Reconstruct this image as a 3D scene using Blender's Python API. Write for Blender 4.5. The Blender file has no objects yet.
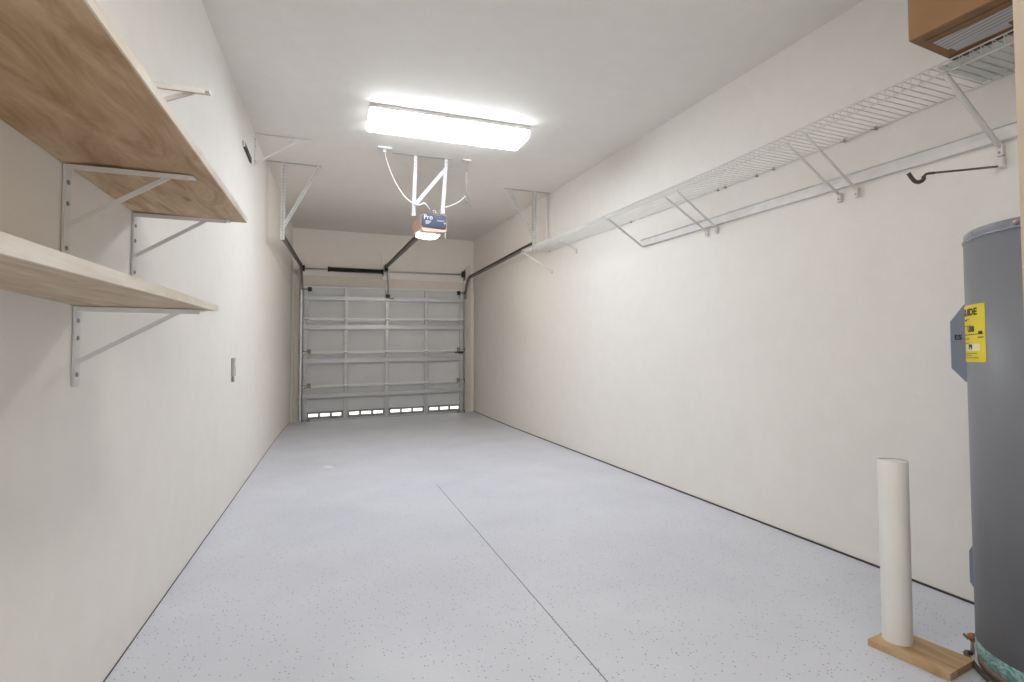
import bpy, bmesh, math, random
from mathutils import Vector, Matrix
random.seed(7)
PI = math.pi
C = bpy.context.scene.collection

# ------------------------------------------------------------------ room measurements (metres)
XL, XR, YB, YN = -0.642, 2.4076, 9.3375, -1.6      # left wall, right wall, door wall, near wall
def fz(y): return -0.00338 * (YB - y)               # floor, very slightly sloped
def cz(y): return 3.1054 - 0.0581 * (YB - y)        # ceiling, rises towards the door

# ------------------------------------------------------------------ materials
def new_mat(name):
    m = bpy.data.materials.new(name); m.use_nodes = True
    nt = m.node_tree; nt.nodes.clear()
    out = nt.nodes.new('ShaderNodeOutputMaterial')
    b = nt.nodes.new('ShaderNodeBsdfPrincipled')
    nt.links.new(b.outputs[0], out.inputs[0])
    return m, nt, b
def ramp(nt, fac, stops):
    r = nt.nodes.new('ShaderNodeValToRGB')
    e = r.color_ramp.elements
    while len(e) < len(stops): e.new(0.5)
    for i, (p, c) in enumerate(stops):
        e[i].position = p; e[i].color = (*c, 1) if len(c) == 3 else c
    nt.links.new(fac, r.inputs[0]); return r.outputs[0]
def coords(nt, scale=(1, 1, 1), rot=(0, 0, 0)):
    tc = nt.nodes.new('ShaderNodeTexCoord'); mp = nt.nodes.new('ShaderNodeMapping')
    mp.inputs['Scale'].default_value = scale; mp.inputs['Rotation'].default_value = rot
    nt.links.new(tc.outputs['Object'], mp.inputs[0]); return mp.outputs[0]
def noise(nt, vec, scale, detail=3, rough=0.5, dist=0):
    n = nt.nodes.new('ShaderNodeTexNoise')
    n.inputs['Scale'].default_value = scale; n.inputs['Detail'].default_value = detail
    n.inputs['Roughness'].default_value = rough; n.inputs['Distortion'].default_value = dist
    nt.links.new(vec, n.inputs['Vector']); return n.outputs['Fac']
def bump(nt, b, h, strength, dist=0.01):
    k = nt.nodes.new('ShaderNodeBump'); k.inputs['Strength'].default_value = strength
    k.inputs['Distance'].default_value = dist
    nt.links.new(h, k.inputs['Height']); nt.links.new(k.outputs[0], b.inputs['Normal'])
def mixc(nt, fac, a, bcol, mode='MIX'):
    m = nt.nodes.new('ShaderNodeMix'); m.data_type = 'RGBA'; m.blend_type = mode
    if isinstance(fac, (int, float)): m.inputs[0].default_value = fac
    else: nt.links.new(fac, m.inputs[0])
    for s, v in ((6, a), (7, bcol)):
        if isinstance(v, tuple): m.inputs[s].default_value = (*v, 1)
        else: nt.links.new(v, m.inputs[s])
    return m.outputs[2]
def mathn(nt, op, a, b=None):
    m = nt.nodes.new('ShaderNodeMath'); m.operation = op
    for i, v in enumerate((a, b)):
        if v is None: continue
        if isinstance(v, (int, float)): m.inputs[i].default_value = v
        else: nt.links.new(v, m.inputs[i])
    return m.outputs[0]

def simple(name, col, rough=0.5, metal=0.0, var=0.08, scale=12, bmp=0.0, bscale=60, stretch=(1, 1, 1), spec=None):
    m, nt, b = new_mat(name)
    v = coords(nt, stretch)
    n = noise(nt, v, scale)
    lo = tuple(max(0, c * (1 - var)) for c in col); hi = tuple(min(1, c * (1 + var)) for c in col)
    nt.links.new(ramp(nt, n, [(0.3, lo), (0.7, hi)]), b.inputs['Base Color'])
    b.inputs['Roughness'].default_value = rough; b.inputs['Metallic'].default_value = metal
    if spec is not None: b.inputs['Specular IOR Level'].default_value = spec
    if bmp: bump(nt, b, noise(nt, v, bscale, 2), bmp, 0.002)
    return m
def glow(name, col, strength):
    m, nt, b = new_mat(name)
    b.inputs['Base Color'].default_value = (0.9, 0.9, 0.9, 1)
    b.inputs['Roughness'].default_value = 0.5
    b.inputs['Emission Color'].default_value = (*col, 1)
    b.inputs['Emission Strength'].default_value = strength
    return m
def wall_paint(name, col):
    m, nt, b = new_mat(name)
    v = coords(nt)
    n1 = noise(nt, v, 1.3, 4, 0.6)
    n2 = noise(nt, v, 9, 3, 0.6)
    c1 = ramp(nt, n1, [(0.3, tuple(c * 0.985 for c in col)), (0.7, tuple(min(1, c * 1.01) for c in col))])
    c2 = ramp(nt, n2, [(0.35, (0.98, 0.977, 0.973)), (0.65, (1, 1, 1))])
    c = mixc(nt, 1.0, c1, c2, 'MULTIPLY')
    sp = ramp(nt, noise(nt, v, 55, 2, 0.5), [(0.70, (0, 0, 0)), (0.78, (1, 1, 1))])
    c = mixc(nt, mathn(nt, 'MULTIPLY', sp, 0.10), c, (0.45, 0.42, 0.38))
    nt.links.new(c, b.inputs['Base Color'])
    b.inputs['Roughness'].default_value = 0.65
    b.inputs['Specular IOR Level'].default_value = 0.25
    bump(nt, b, noise(nt, v, 75, 3, 0.6), 0.22, 0.003)
    return m
def plywood(name, dark=(0.40, 0.26, 0.145), mid=(0.56, 0.40, 0.25), light=(0.70, 0.55, 0.38)):
    m, nt, b = new_mat(name)
    v = coords(nt, (4.2, 1.25, 4.2))
    n = noise(nt, v, 2.0, 6, 0.62, 1.6)
    c = ramp(nt, n, [(0.33, dark), (0.47, mid), (0.62, light)])
    fine = ramp(nt, noise(nt, coords(nt, (90, 3, 90)), 1.0, 3), [(0.3, (0.90, 0.88, 0.86)), (0.7, (1, 1, 1))])
    c = mixc(nt, 1.0, c, fine, 'MULTIPLY')
    kn = nt.nodes.new('ShaderNodeTexVoronoi'); kn.inputs['Scale'].default_value = 1.0
    nt.links.new(coords(nt, (9, 3.5, 9)), kn.inputs['Vector'])
    k = ramp(nt, kn.outputs['Distance'], [(0.07, (1, 1, 1)), (0.15, (0, 0, 0))])
    c = mixc(nt, mathn(nt, 'MULTIPLY', k, 0.75), c, (0.12, 0.065, 0.03))
    nt.links.new(c, b.inputs['Base Color'])
    b.inputs['Roughness'].default_value = 0.7
    bump(nt, b, n, 0.1, 0.002)
    return m
def floor_mat():
    m, nt, b = new_mat('grey_epoxy')
    v = coords(nt)
    c = ramp(nt, noise(nt, v, 1.6, 5, 0.6), [(0.3, (0.625, 0.64, 0.70)), (0.7, (0.695, 0.71, 0.765))])
    for sc, seed, th, col, amt in ((70, 3.1, 0.19, (0.13, 0.13, 0.16), 0.75), (95, 7.7, 0.20, (0.85, 0.85, 0.87), 0.55), (38, 1.7, 0.10, (0.10, 0.10, 0.13), 0.75)):
        vo = nt.nodes.new('ShaderNodeTexVoronoi'); vo.inputs['Scale'].default_value = sc
        mp = nt.nodes.new('ShaderNodeMapping'); mp.inputs['Location'].default_value = (seed, seed * 2, 0)
        nt.links.new(v, mp.inputs[0]); nt.links.new(mp.outputs[0], vo.inputs['Vector'])
        dots = mathn(nt, 'LESS_THAN', vo.outputs['Distance'], th)
        sel = nt.nodes.new('ShaderNodeSeparateColor'); nt.links.new(vo.outputs['Color'], sel.inputs[0])
        pick = mathn(nt, 'GREATER_THAN', sel.outputs[0], 0.62)
        c = mixc(nt, mathn(nt, 'MULTIPLY', mathn(nt, 'MULTIPLY', dots, pick), amt), c, col)
    # saw-cut control joint along the middle, stops part-way down the slab
    sx = nt.nodes.new('ShaderNodeSeparateXYZ'); nt.links.new(v, sx.inputs[0])
    lx = mathn(nt, 'ADD', sx.outputs[0], mathn(nt, 'MULTIPLY', sx.outputs[1], 0.0085))
    d = mathn(nt, 'ABSOLUTE', mathn(nt, 'SUBTRACT', lx, 0.8035))
    near = mathn(nt, 'LESS_THAN', d, 0.0026)
    yes = mathn(nt, 'LESS_THAN', sx.outputs[1], 4.1)
    j = mathn(nt, 'MULTIPLY', near, yes)
    c = mixc(nt, mathn(nt, 'MULTIPLY', j, 0.8), c, (0.09, 0.085, 0.085))
    # dropped white paint spot
    px = mathn(nt, 'SUBTRACT', sx.outputs[0], -0.03); py = mathn(nt, 'MULTIPLY', mathn(nt, 'SUBTRACT', sx.outputs[1], 5.08), 0.55)
    dd = mathn(nt, 'SQRT', mathn(nt, 'ADD', mathn(nt, 'MULTIPLY', px, px), mathn(nt, 'MULTIPLY', py, py)))
    dd = mathn(nt, 'ADD', dd, mathn(nt, 'MULTIPLY', mathn(nt, 'SUBTRACT', noise(nt, v, 14, 3), 0.5), 0.12))
    spot = mathn(nt, 'LESS_THAN', dd, 0.040)
    c = mixc(nt, mathn(nt, 'MULTIPLY', spot, 0.75), c, (0.85, 0.85, 0.86))
    nt.links.new(c, b.inputs['Base Color'])
    nt.links.new(ramp(nt, noise(nt, v, 3, 4), [(0.3, (0.34,) * 3), (0.7, (0.48,) * 3)]), b.inputs['Roughness'])
    b.inputs['Specular IOR Level'].default_value = 0.4
    bump(nt, b, noise(nt, v, 30, 3), 0.06, 0.003)
    return m
def teal_mat():
    m, nt, b = new_mat('teal_corrosion')
    n = noise(nt, coords(nt, (1, 1, 2.0)), 28, 4, 0.65, 1.5)
    nt.links.new(ramp(nt, n, [(0.35, (0.10, 0.27, 0.26)), (0.5, (0.25, 0.44, 0.43)), (0.62, (0.55, 0.66, 0.65))]), b.inputs['Base Color'])
    b.inputs['Roughness'].default_value = 0.7
    bump(nt, b, n, 0.3, 0.003); return m
def striped(name, base, line, scale):
    m, nt, b = new_mat(name)
    w = nt.nodes.new('ShaderNodeTexWave'); w.bands_direction = 'X'; w.inputs['Scale'].default_value = scale
    w.inputs['Distortion'].default_value = 0.6
    nt.links.new(coords(nt), w.inputs['Vector'])
    nt.links.new(ramp(nt, w.outputs['Fac'], [(0.35, line), (0.65, base)]), b.inputs['Base Color'])
    b.inputs['Roughness'].default_value = 0.35; return m

M = dict(
    wall=wall_paint('warm_white_wall_paint', (0.885, 0.85, 0.797)),
    ceil=wall_paint('ceiling_paint', (0.872, 0.838, 0.788)),
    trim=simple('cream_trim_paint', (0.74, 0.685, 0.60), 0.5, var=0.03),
    tan=wall_paint('darker_tan_wall', (0.50, 0.42, 0.325)),  # one even tone, darker and tanner than the other walls
    floor=floor_mat(),
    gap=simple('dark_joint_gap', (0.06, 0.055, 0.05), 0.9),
    ply=plywood('plywood_face'),
    plyedge=plywood('plywood_pale', (0.74, 0.65, 0.53), (0.83, 0.76, 0.66), (0.90, 0.85, 0.77)),
    pine=plywood('pine_board', (0.36, 0.22, 0.10), (0.50, 0.33, 0.17), (0.60, 0.43, 0.25)),
    white=simple('white_enamel', (0.78, 0.77, 0.75), 0.4, var=0.03),
    hang=simple('white_slotted_steel', (0.60, 0.595, 0.58), 0.45, 0.1, var=0.04),
    wire=simple('white_vinyl_wire', (0.74, 0.73, 0.70), 0.45, var=0.05),
    cleat=simple('white_painted_wood', (0.80, 0.78, 0.75), 0.55, var=0.06, bmp=0.1),
    screw=simple('dull_steel_screw', (0.33, 0.32, 0.31), 0.5, 0.4),
    galv=simple('galvanised_steel', (0.60, 0.60, 0.60), 0.42, 0.75, var=0.10, scale=25),
    dgalv=simple('dark_track_steel', (0.23, 0.215, 0.20), 0.5, 0.5, var=0.15),
    door=simple('grey_door_skin', (0.66, 0.675, 0.69), 0.5, 0.0, var=0.035, scale=4),
    dstile=simple('door_stile_steel', (0.50, 0.51, 0.52), 0.42, 0.35, var=0.05),
    ventrail=simple('vent_rail_steel', (0.27, 0.265, 0.26), 0.5, 0.2, var=0.05),
    dstrut=simple('door_strut_steel', (0.52, 0.53, 0.55), 0.42, 0.35, var=0.06, stretch=(1, 8, 8)),
    drail=simple('door_rail_white', (0.80, 0.80, 0.79), 0.4, 0.1, var=0.03),
    black=simple('black_metal', (0.025, 0.025, 0.027), 0.5, 0.2),
    spring=simple('oiled_spring_steel', (0.035, 0.032, 0.03), 0.4, 0.6),
    rubber=simple('dark_rubber', (0.085, 0.07, 0.06), 0.6),
    rod=simple('brown_steel_rod', (0.17, 0.14, 0.12), 0.5, 0.5),
    navy=simple('navy_plastic', (0.022, 0.030, 0.065), 0.3, var=0.15),
    salmon=simple('pinkish_beige_plastic', (0.60, 0.42, 0.335), 0.5, var=0.05),
    silver=simple('silver_print', (0.62, 0.65, 0.70), 0.4, 0.0),
    red=simple('red_tag', (0.22, 0.05, 0.05), 0.5),
    tank=simple('grey_tank_enamel', (0.235, 0.242, 0.265), 0.46, 0.0, var=0.04, scale=3, stretch=(1, 1, 0.2)),
    rim=simple('bluish_rim_steel', (0.34, 0.36, 0.40), 0.25, 0.6, var=0.08),
    cover=simple('blue_grey_cover', (0.235, 0.27, 0.345), 0.4, 0.2, var=0.04),
    yellow=simple('yellow_label_paper', (0.86, 0.68, 0.035), 0.55, var=0.03),
    ink=simple('black_ink', (0.02, 0.02, 0.018), 0.6),
    paper=simple('cream_print', (0.88, 0.82, 0.50), 0.6),
    teal=teal_mat(),
    pad=simple('brown_base_pad', (0.28, 0.20, 0.155), 0.8, var=0.2),
    brass=simple('tarnished_copper', (0.38, 0.17, 0.07), 0.45, 0.6, var=0.3, scale=40),
    pvc=simple('white_pvc', (0.80, 0.785, 0.75), 0.42, var=0.025, scale=6),
    card=simple('brown_cardboard', (0.34, 0.19, 0.090), 0.8, var=0.06, scale=5),
    carddk=simple('brown_cardboard_flap', (0.25, 0.135, 0.060), 0.8, var=0.08),
    tape=striped('grey_striped_film', (0.52, 0.50, 0.49), (0.30, 0.29, 0.30), 16),
    plate=simple('grey_plastic', (0.47, 0.465, 0.455), 0.5),
    cream=simple('cream_plastic', (0.74, 0.71, 0.66), 0.5, var=0.03),
    lamp=glow('white_light_diffuser', (0.93, 0.99, 1.06), 17.5),
    lampend=glow('white_light_end', (0.93, 0.99, 1.06), 1.6),
    bulb=glow('opener_bulb_lens', (1.0, 0.92, 0.80), 12.0),
    rearglow=glow('added_opener_glow', (1.0, 0.88, 0.74), 140.0),  # added glow that brightens the door end
    day=glow('daylit_vent', (1.0, 1.0, 1.0), 1.1),
)

# ------------------------------------------------------------------ mesh builder
class MB:
    def __init__(s): s.bm = bmesh.new()
    def _add(s, verts, faces, smooth=False):
        vs = [s.bm.verts.new(v) for v in verts]
        for f in faces:
            try:
                fc = s.bm.faces.new([vs[i] for i in f]); fc.smooth = smooth
            except ValueError: pass
        return s
    def hexa(s, a):                      # 8 corners: bottom ring then top ring, counter-clockwise
        return s._add(a, [(3, 2, 1, 0), (4, 5, 6, 7), (0, 1, 5, 4), (1, 2, 6, 5), (2, 3, 7, 6), (3, 0, 4, 7)])
    def box(s, x0, x1, y0, y1, z0, z1):
        return s.hexa([(x0, y0, z0), (x1, y0, z0), (x1, y1, z0), (x0, y1, z0), (x0, y0, z1), (x1, y0, z1), (x1, y1, z1), (x0, y1, z1)])
    def obox(s, c, u, v, w):             # oriented box: centre and three half-vectors
        c, u, v, w = map(Vector, (c, u, v, w))
        return s.hexa([c - u - v - w, c + u - v - w, c + u + v - w, c - u + v - w, c - u - v + w, c + u - v + w, c + u + v + w, c - u + v + w])
    def rbox(s, x0, x1, y0, y1, z0, z1, r=0.004, seg=2):
        t = bmesh.new()
        vs = [t.verts.new(p) for p in [(x0, y0, z0), (x1, y0, z0), (x1, y1, z0), (x0, y1, z0), (x0, y0, z1), (x1, y0, z1), (x1, y1, z1), (x0, y1, z1)]]
        for f in [(3, 2, 1, 0), (4, 5, 6, 7), (0, 1, 5, 4), (1, 2, 6, 5), (2, 3, 7, 6), (3, 0, 4, 7)]: t.faces.new([vs[i] for i in f])
        bmesh.ops.bevel(t, geom=t.edges[:], offset=r, segments=seg, affect='EDGES', profile=0.5)
        s.take(t); return s
    def take(s, t):
        idx = {}
        for v in t.verts: idx[v] = s.bm.verts.new(v.co)
        for f in t.faces:
            try: s.bm.faces.new([idx[v] for v in f.verts]).smooth = f.smooth
            except ValueError: pass
        t.free()
    def bar(s, p, q, w, t, up=(0, 0, 1)):  # flat bar from p to q; w wide along the side axis, t thick
        p, q = Vector(p), Vector(q); d = (q - p); L = d.length; d.normalize()
        up = Vector(up); side = d.cross(up)
        if side.length < 1e-4: side = d.cross(Vector((1, 0, 0)))
        side.normalize(); n = side.cross(d).normalized()
        return s.obox((p + q) / 2, d * L / 2, side * w / 2, n * t / 2)
    def tube(s, pts, r, n=8, closed=False):
        pts = [Vector(p) for p in pts]; N = len(pts)
        rs = r if isinstance(r, (list, tuple)) else [r] * N
        rings = []; prev = None
        for i, p in enumerate(pts):
            if closed: d = pts[(i + 1) % N] - pts[i - 1]
            else: d = (pts[min(i + 1, N - 1)] - pts[max(i - 1, 0)])
            d.normalize()
            if prev is None:
                a = Vector((0, 0, 1)) if abs(d.z) < 0.9 else Vector((1, 0, 0)); u = d.cross(a).normalized()
            else:
                u = (prev - d * prev.dot(d)).normalized()
            prev = u; w = d.cross(u)
            rings.append([s.bm.verts.new(p + (u * math.cos(2 * PI * k / n) + w * math.sin(2 * PI * k / n)) * rs[i]) for k in range(n)])
        rng = range(N) if closed else range(N - 1)
        for i in rng:
            A, B = rings[i], rings[(i + 1) % N]
            for k in range(n):
                f = s.bm.faces.new((A[k], A[(k + 1) % n], B[(k + 1) % n], B[k])); f.smooth = True
        if not closed:
            s.bm.faces.new(rings[0][::-1]); s.bm.faces.new(rings[-1])
        return s
    def lathe(s, c, prof, n=48, axis='z', a0=0, a1=2 * PI, caps=True):
        c = Vector(c); rings = []
        full = abs(a1 - a0 - 2 * PI) < 1e-6; cnt = n if full else n + 1
        for (r, h) in prof:
            ring = []
            for k in range(cnt):
                a = a0 + (a1 - a0) * k / n
                if axis == 'z': v = Vector((r * math.cos(a), r * math.sin(a), h))
                elif axis == 'y': v = Vector((r * math.cos(a), h, r * math.sin(a)))
                else: v = Vector((h, r * math.cos(a), r * math.sin(a)))
                ring.append(s.bm.verts.new(c + v))
            rings.append(ring)
        for A, B in zip(rings, rings[1:]):
            for k in range(cnt if full else n):
                f = s.bm.faces.new((A[k], A[(k + 1) % cnt], B[(k + 1) % cnt], B[k])); f.smooth = True
        if caps and full:
            s.bm.faces.new(rings[0][::-1]); s.bm.faces.new(rings[-1])
        return s
    def prism(s, poly, origin, u, v, w):  # 2-D polygon in (u,v) at origin, extruded along vector w
        o, u, v, w = map(Vector, (origin, u, v, w)); n = len(poly)
        a = [o + u * x + v * y for x, y in poly]; b = [p + w for p in a]
        return s._add(a + b, [tuple(range(n))[::-1], tuple(range(n, 2 * n))] + [(i, (i + 1) % n, n + (i + 1) % n, n + i) for i in range(n)])

ORIG = {}
WARP = [False]
def warp(v):                             # the door end of the slab is not quite level: lower on the left
    if not WARP[0]: return
    u = (v.co.x + .46) / 2.66; t = min(max(v.co.z / 2.13, 0), 1.02)
    v.co.z += (-.060 + .072 * u) * (1 - t) + (.017 + .038 * u) * t
def obj(name, mb, mat, parent=None, label=None, bevel=0):
    bm = mb.bm if isinstance(mb, MB) else mb
    bmesh.ops.recalc_face_normals(bm, faces=bm.faces[:])
    for v in bm.verts: warp(v)
    if parent is not None:
        o0 = ORIG[parent.name]
    else:
        xs = [v.co.x for v in bm.verts]; ys = [v.co.y for v in bm.verts]; zs = [v.co.z for v in bm.verts]
        o0 = Vector(((min(xs) + max(xs)) / 2, (min(ys) + max(ys)) / 2, min(zs)))
    bmesh.ops.translate(bm, verts=bm.verts[:], vec=-o0)
    me = bpy.data.meshes.new(name); bm.to_mesh(me); bm.free()
    me.materials.append(mat)
    o = bpy.data.objects.new(name, me); C.objects.link(o)
    if parent is not None: o.parent = parent
    else: o.location = o0
    ORIG[o.name] = o0
    if label: o['label'] = label
    if bevel:
        bv = o.modifiers.new('bevel', 'BEVEL'); bv.width = bevel; bv.segments = 2; bv.limit_method = 'ANGLE'
    return o
def thing(name, loc, label, cat, group=None):
    o = bpy.data.objects.new(name, None); C.objects.link(o); o.location = loc
    o.empty_display_size = 0.05
    o['label'] = label; o['category'] = cat
    if group: o['group'] = group
    ORIG[o.name] = Vector(loc); return o
def tag(o, label, cat, group=None):
    o['label'] = label; o['category'] = cat
    if group: o['group'] = group
    return o
def struct(name, mb, mat, bevel=0):
    bm = mb.bm
    bmesh.ops.recalc_face_normals(bm, faces=bm.faces[:])
    me = bpy.data.meshes.new(name); bm.to_mesh(me); bm.free(); me.materials.append(mat)
    o = bpy.data.objects.new(name, me); C.objects.link(o); o['kind'] = 'structure'
    if bevel:
        bv = o.modifiers.new('bevel', 'BEVEL'); bv.width = bevel; bv.segments = 2
    ORIG[o.name] = Vector((0, 0, 0)); return o
def text_bm(txt, size, depth=0.0, bold=0.0):       # lettering as mesh, in the xy plane, centred on the origin
    cu = bpy.data.curves.new('lettering', 'FONT'); cu.body = txt; cu.size = size; cu.extrude = depth; cu.offset = bold
    cu.align_x = 'CENTER'; cu.align_y = 'CENTER'; cu.resolution_u = 3
    t = bpy.data.objects.new('lettering', cu); C.objects.link(t)
    dg = bpy.context.evaluated_depsgraph_get(); dg.update()
    me = bpy.data.meshes.new_from_object(t.evaluated_get(dg))
    bm = bmesh.new(); bm.from_mesh(me)
    bpy.data.objects.remove(t); bpy.data.curves.remove(cu); bpy.data.meshes.remove(me)
    return bm

# ------------------------------------------------------------------ the room
def slab(x0, x1, y0, y1, zf0, zf1, t):   # sloped slab: top/bottom surface heights at y0,y1
    a, b = (zf0, zf0 + t) if t > 0 else (zf0 + t, zf0)
    c, d = (zf1, zf1 + t) if t > 0 else (zf1 + t, zf1)
    return MB().hexa([(x0, y0, a), (x1, y0, a), (x1, y1, c), (x0, y1, c), (x0, y0, b), (x1, y0, b), (x1, y1, d), (x0, y1, d)])
def floor_z(x, y):
    t = max(0, (y - 6.8) / 2.54); u = (x - XL) / (XR - XL)
    return fz(y) + t * t * (-.066 + .096 * u)
m = MB(); gx, gy = 12, 60; top = []; bot = []
for iy in range(gy + 1):
    for ix in range(gx + 1):
        x = XL - .12 + (XR - XL + .24) * ix / gx; y = YN - .12 + (YB - YN + .24) * iy / gy
        top.append((x, y, floor_z(x, y))); bot.append((x, y, -.25))
fs = []; nn = len(top); g1 = gx + 1
for iy in range(gy):
    for ix in range(gx):
        a = iy * g1 + ix; fs += [(a, a + 1, a + 1 + g1, a + g1), (nn + a, nn + a + g1, nn + a + 1 + g1, nn + a + 1)]
for iy in range(gy):
    a = iy * g1; fs.append((a, a + g1, nn + a + g1, nn + a)); a += gx; fs.append((a, nn + a, nn + a + g1, a + g1))
for ix in range(gx):
    a = ix; fs.append((a, nn + a, nn + a + 1, a + 1)); a = gy * g1 + ix; fs.append((a, a + 1, nn + a + 1, nn + a))
struct('floor', m._add(top + bot, fs), M['floor'])
struct('ceiling', slab(XL - .12, XR + .12, YN - .12, YB + .12, cz(YN - .12), cz(YB + .12), .12), M['ceil'])
def vwall(x0, x1, y0, y1):               # wall standing between the floor and the sloping ceiling
    return MB().hexa([(x0, y0, -.12), (x1, y0, -.12), (x1, y1, -.12), (x0, y1, -.12), (x0, y0, cz(y0)), (x1, y0, cz(y0)), (x1, y1, cz(y1)), (x0, y1, cz(y1))])
struct('wall_left', vwall(XL - .12, XL, YN, YB), M['wall'])
struct('wall_right', vwall(XR, XR + .12, YN, YB), M['wall'])
struct('wall_far', vwall(XL - .12, XR + .12, YB, YB + .12), M['wall'])
struct('wall_near', vwall(XL - .12, XR + .12, YN - .12, YN), M['wall'])
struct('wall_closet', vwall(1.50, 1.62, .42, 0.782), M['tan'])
# slightly furred-out wallboard near the door on both sides
def upper_panel(x0, x1, y0, y1, z0):
    return MB().hexa([(x0, y0, z0), (x1, y0, z0), (x1, y1, z0), (x0, y1, z0), (x0, y0, cz(y0)), (x1, y0, cz(y0)), (x1, y1, cz(y1)), (x0, y1, cz(y1))])
struct('trim_1', upper_panel(XR - .006, XR + .001, 5.86, YB, 2.16), M['wall'])
struct('trim_2', upper_panel(XL - .001, XL + .005, 5.86, YB, 2.13), M['wall'])
# jamb boards and header board round the garage door
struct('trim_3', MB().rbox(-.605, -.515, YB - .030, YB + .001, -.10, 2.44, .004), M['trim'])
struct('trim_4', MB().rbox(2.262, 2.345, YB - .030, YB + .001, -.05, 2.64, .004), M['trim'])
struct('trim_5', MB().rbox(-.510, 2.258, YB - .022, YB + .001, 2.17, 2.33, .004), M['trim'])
struct('trim_6', MB().rbox(.775, .935, YB - .026, YB + .001, 2.332, 2.76, .004), M['wall'])
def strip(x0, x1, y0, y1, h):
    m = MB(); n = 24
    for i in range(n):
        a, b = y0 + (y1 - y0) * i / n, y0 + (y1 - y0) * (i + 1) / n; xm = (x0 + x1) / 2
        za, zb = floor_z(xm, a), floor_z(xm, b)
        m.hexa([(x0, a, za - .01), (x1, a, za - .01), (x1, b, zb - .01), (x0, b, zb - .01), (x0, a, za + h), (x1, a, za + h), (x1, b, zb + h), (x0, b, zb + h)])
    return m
struct('gap_shade_left', strip(XL - .001, XL + .003, YN, YB, .003), M['gap'])  # dark colour stands in for the shade in the gap under the wall
struct('gap_shade_right', strip(XR - .005, XR + .001, YN, YB, .009), M['gap'])  # same painted gap shade, a taller strip on the right

# ------------------------------------------------------------------ garage door
WARP[0] = True
DX0, DX1, DY = -.460, 2.200, 9.275       # door edges, inner face of the skin
door = thing('garage_door', ((DX0 + DX1) / 2, DY + .01, 0), 'grey steel sectional garage door closing the far end of the room', 'garage door')
SH = 2.13 / 4
for k in range(4):                       # bottom section first
    z0, z1 = k * SH + .002, (k + 1) * SH - .002
    sec = obj('door_section', MB().box(DX0, DX1, DY, DY + .012, z0, z1), M['door'], door)
    for i in range(5):
        xc = DX0 + (DX1 - DX0) * i / 4
        xa, xb = xc - .032, xc + .032
        if i == 0: xa, xb = DX0, DX0 + .07
        if i == 4: xa, xb = DX1 - .07, DX1
        m = MB().rbox(xa, xb, DY - .036, DY, z0 + .03, z1 - .022, .004)
        if i in (0, 4):                 # punched holes show as dark studs
            pass
        obj('stile', m, M['dstile'], sec)
    m = MB().box(DX0, DX1, DY - .040, DY, z0, z0 + .030)
    m.box(DX0, DX1, DY - .050, DY - .034, z0 + .016, z0 + .034)
    obj('bottom_rail', m, M['drail'] if k else M['dstrut'], sec)
    obj('top_rail', MB().box(DX0, DX1, DY - .038, DY, z1 - .022, z1), M['drail'] if k == 3 else M['dstile'], sec)
    sz = z1 - (.235 if k == 3 else .165 if k else .175); h = .088
    m = MB()                            # U-shaped stiffening strut
    m.box(DX0, DX1, DY - .040, DY - .0365, sz, sz + h)
    m.box(DX0, DX1, DY - .085, DY - .0365, sz + .018, sz + .022)
    m.box(DX0, DX1, DY - .085, DY - .0365, sz + h - .022, sz + h - .018)
    m.box(DX0, DX1, DY - .088, DY - .085, sz + .018, sz + h - .018)
    obj('strut', m, M['dstrut'], sec)
    if k == 0:
        rail = MB(); rail.box(DX0 + .071, DX1 - .071, DY - .030, DY, .035, .150)
        obj('vent_rail', rail, M['ventrail'], sec)
        for i in range(4):
            xa = DX0 + (DX1 - DX0) * i / 4 + (.075 if i == 0 else .045)
            xb = DX0 + (DX1 - DX0) * (i + 1) / 4 - (.075 if i == 3 else .045)
            w = (xb - xa) / 3
            for j in range(3):
                obj('vent_pane', MB().box(xa + w * j + .020, xa + w * (j + 1) - .020, DY - .034, DY - .030, .078, .122), M['day'], sec,
                    'white daylit vent slot')
    if k:                               # hinges between the sections
        for i in range(5):
            xc = DX0 + (DX1 - DX0) * i / 4
            if i == 0: xc = DX0 + .06
            if i == 4: xc = DX1 - .06
            m = MB().rbox(xc - .030, xc + .030, DY - .048, DY - .0362, z0 - .045, z0 + .075, .003)
            m.tube([(xc - .034, DY - .052, z0), (xc + .034, DY - .052, z0)], .008)
            obj('hinge', m, M['dstile'], sec)
    for sx, xe in ((-1, DX0), (1, DX1)):
        zr = z1 - .05 if k == 3 else z0 + .03
        m = MB().tube([(xe - sx * .09, DY - .055, zr), (xe + sx * .022, DY - .055, zr)], .006)
        m.rbox(xe - sx * .095 - .03, xe - sx * .095 + .03, DY - .058, DY - .036, zr - .035, zr + .035, .004)
        m.lathe((xe + sx * .018, DY - .055, zr), [(.024, -.009), (.024, .009)], 16, 'x')
        obj('roller', m, M['black'] if k == 3 else M['dgalv'], sec)
m = MB().rbox(2.10, 2.195, DY - .060, DY - .0385, 1.028, 1.068, .004); m.rbox(2.03, 2.11, DY - .056, DY - .0385, 1.04, 1.056, .003)
obj('slide_lock', m, M['black'], door)
m = MB().box(DX0, DX1, DY - .02, DY + .02, -.0005, .0018)
obj('bottom_seal', m, M['rubber'], door)

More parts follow.
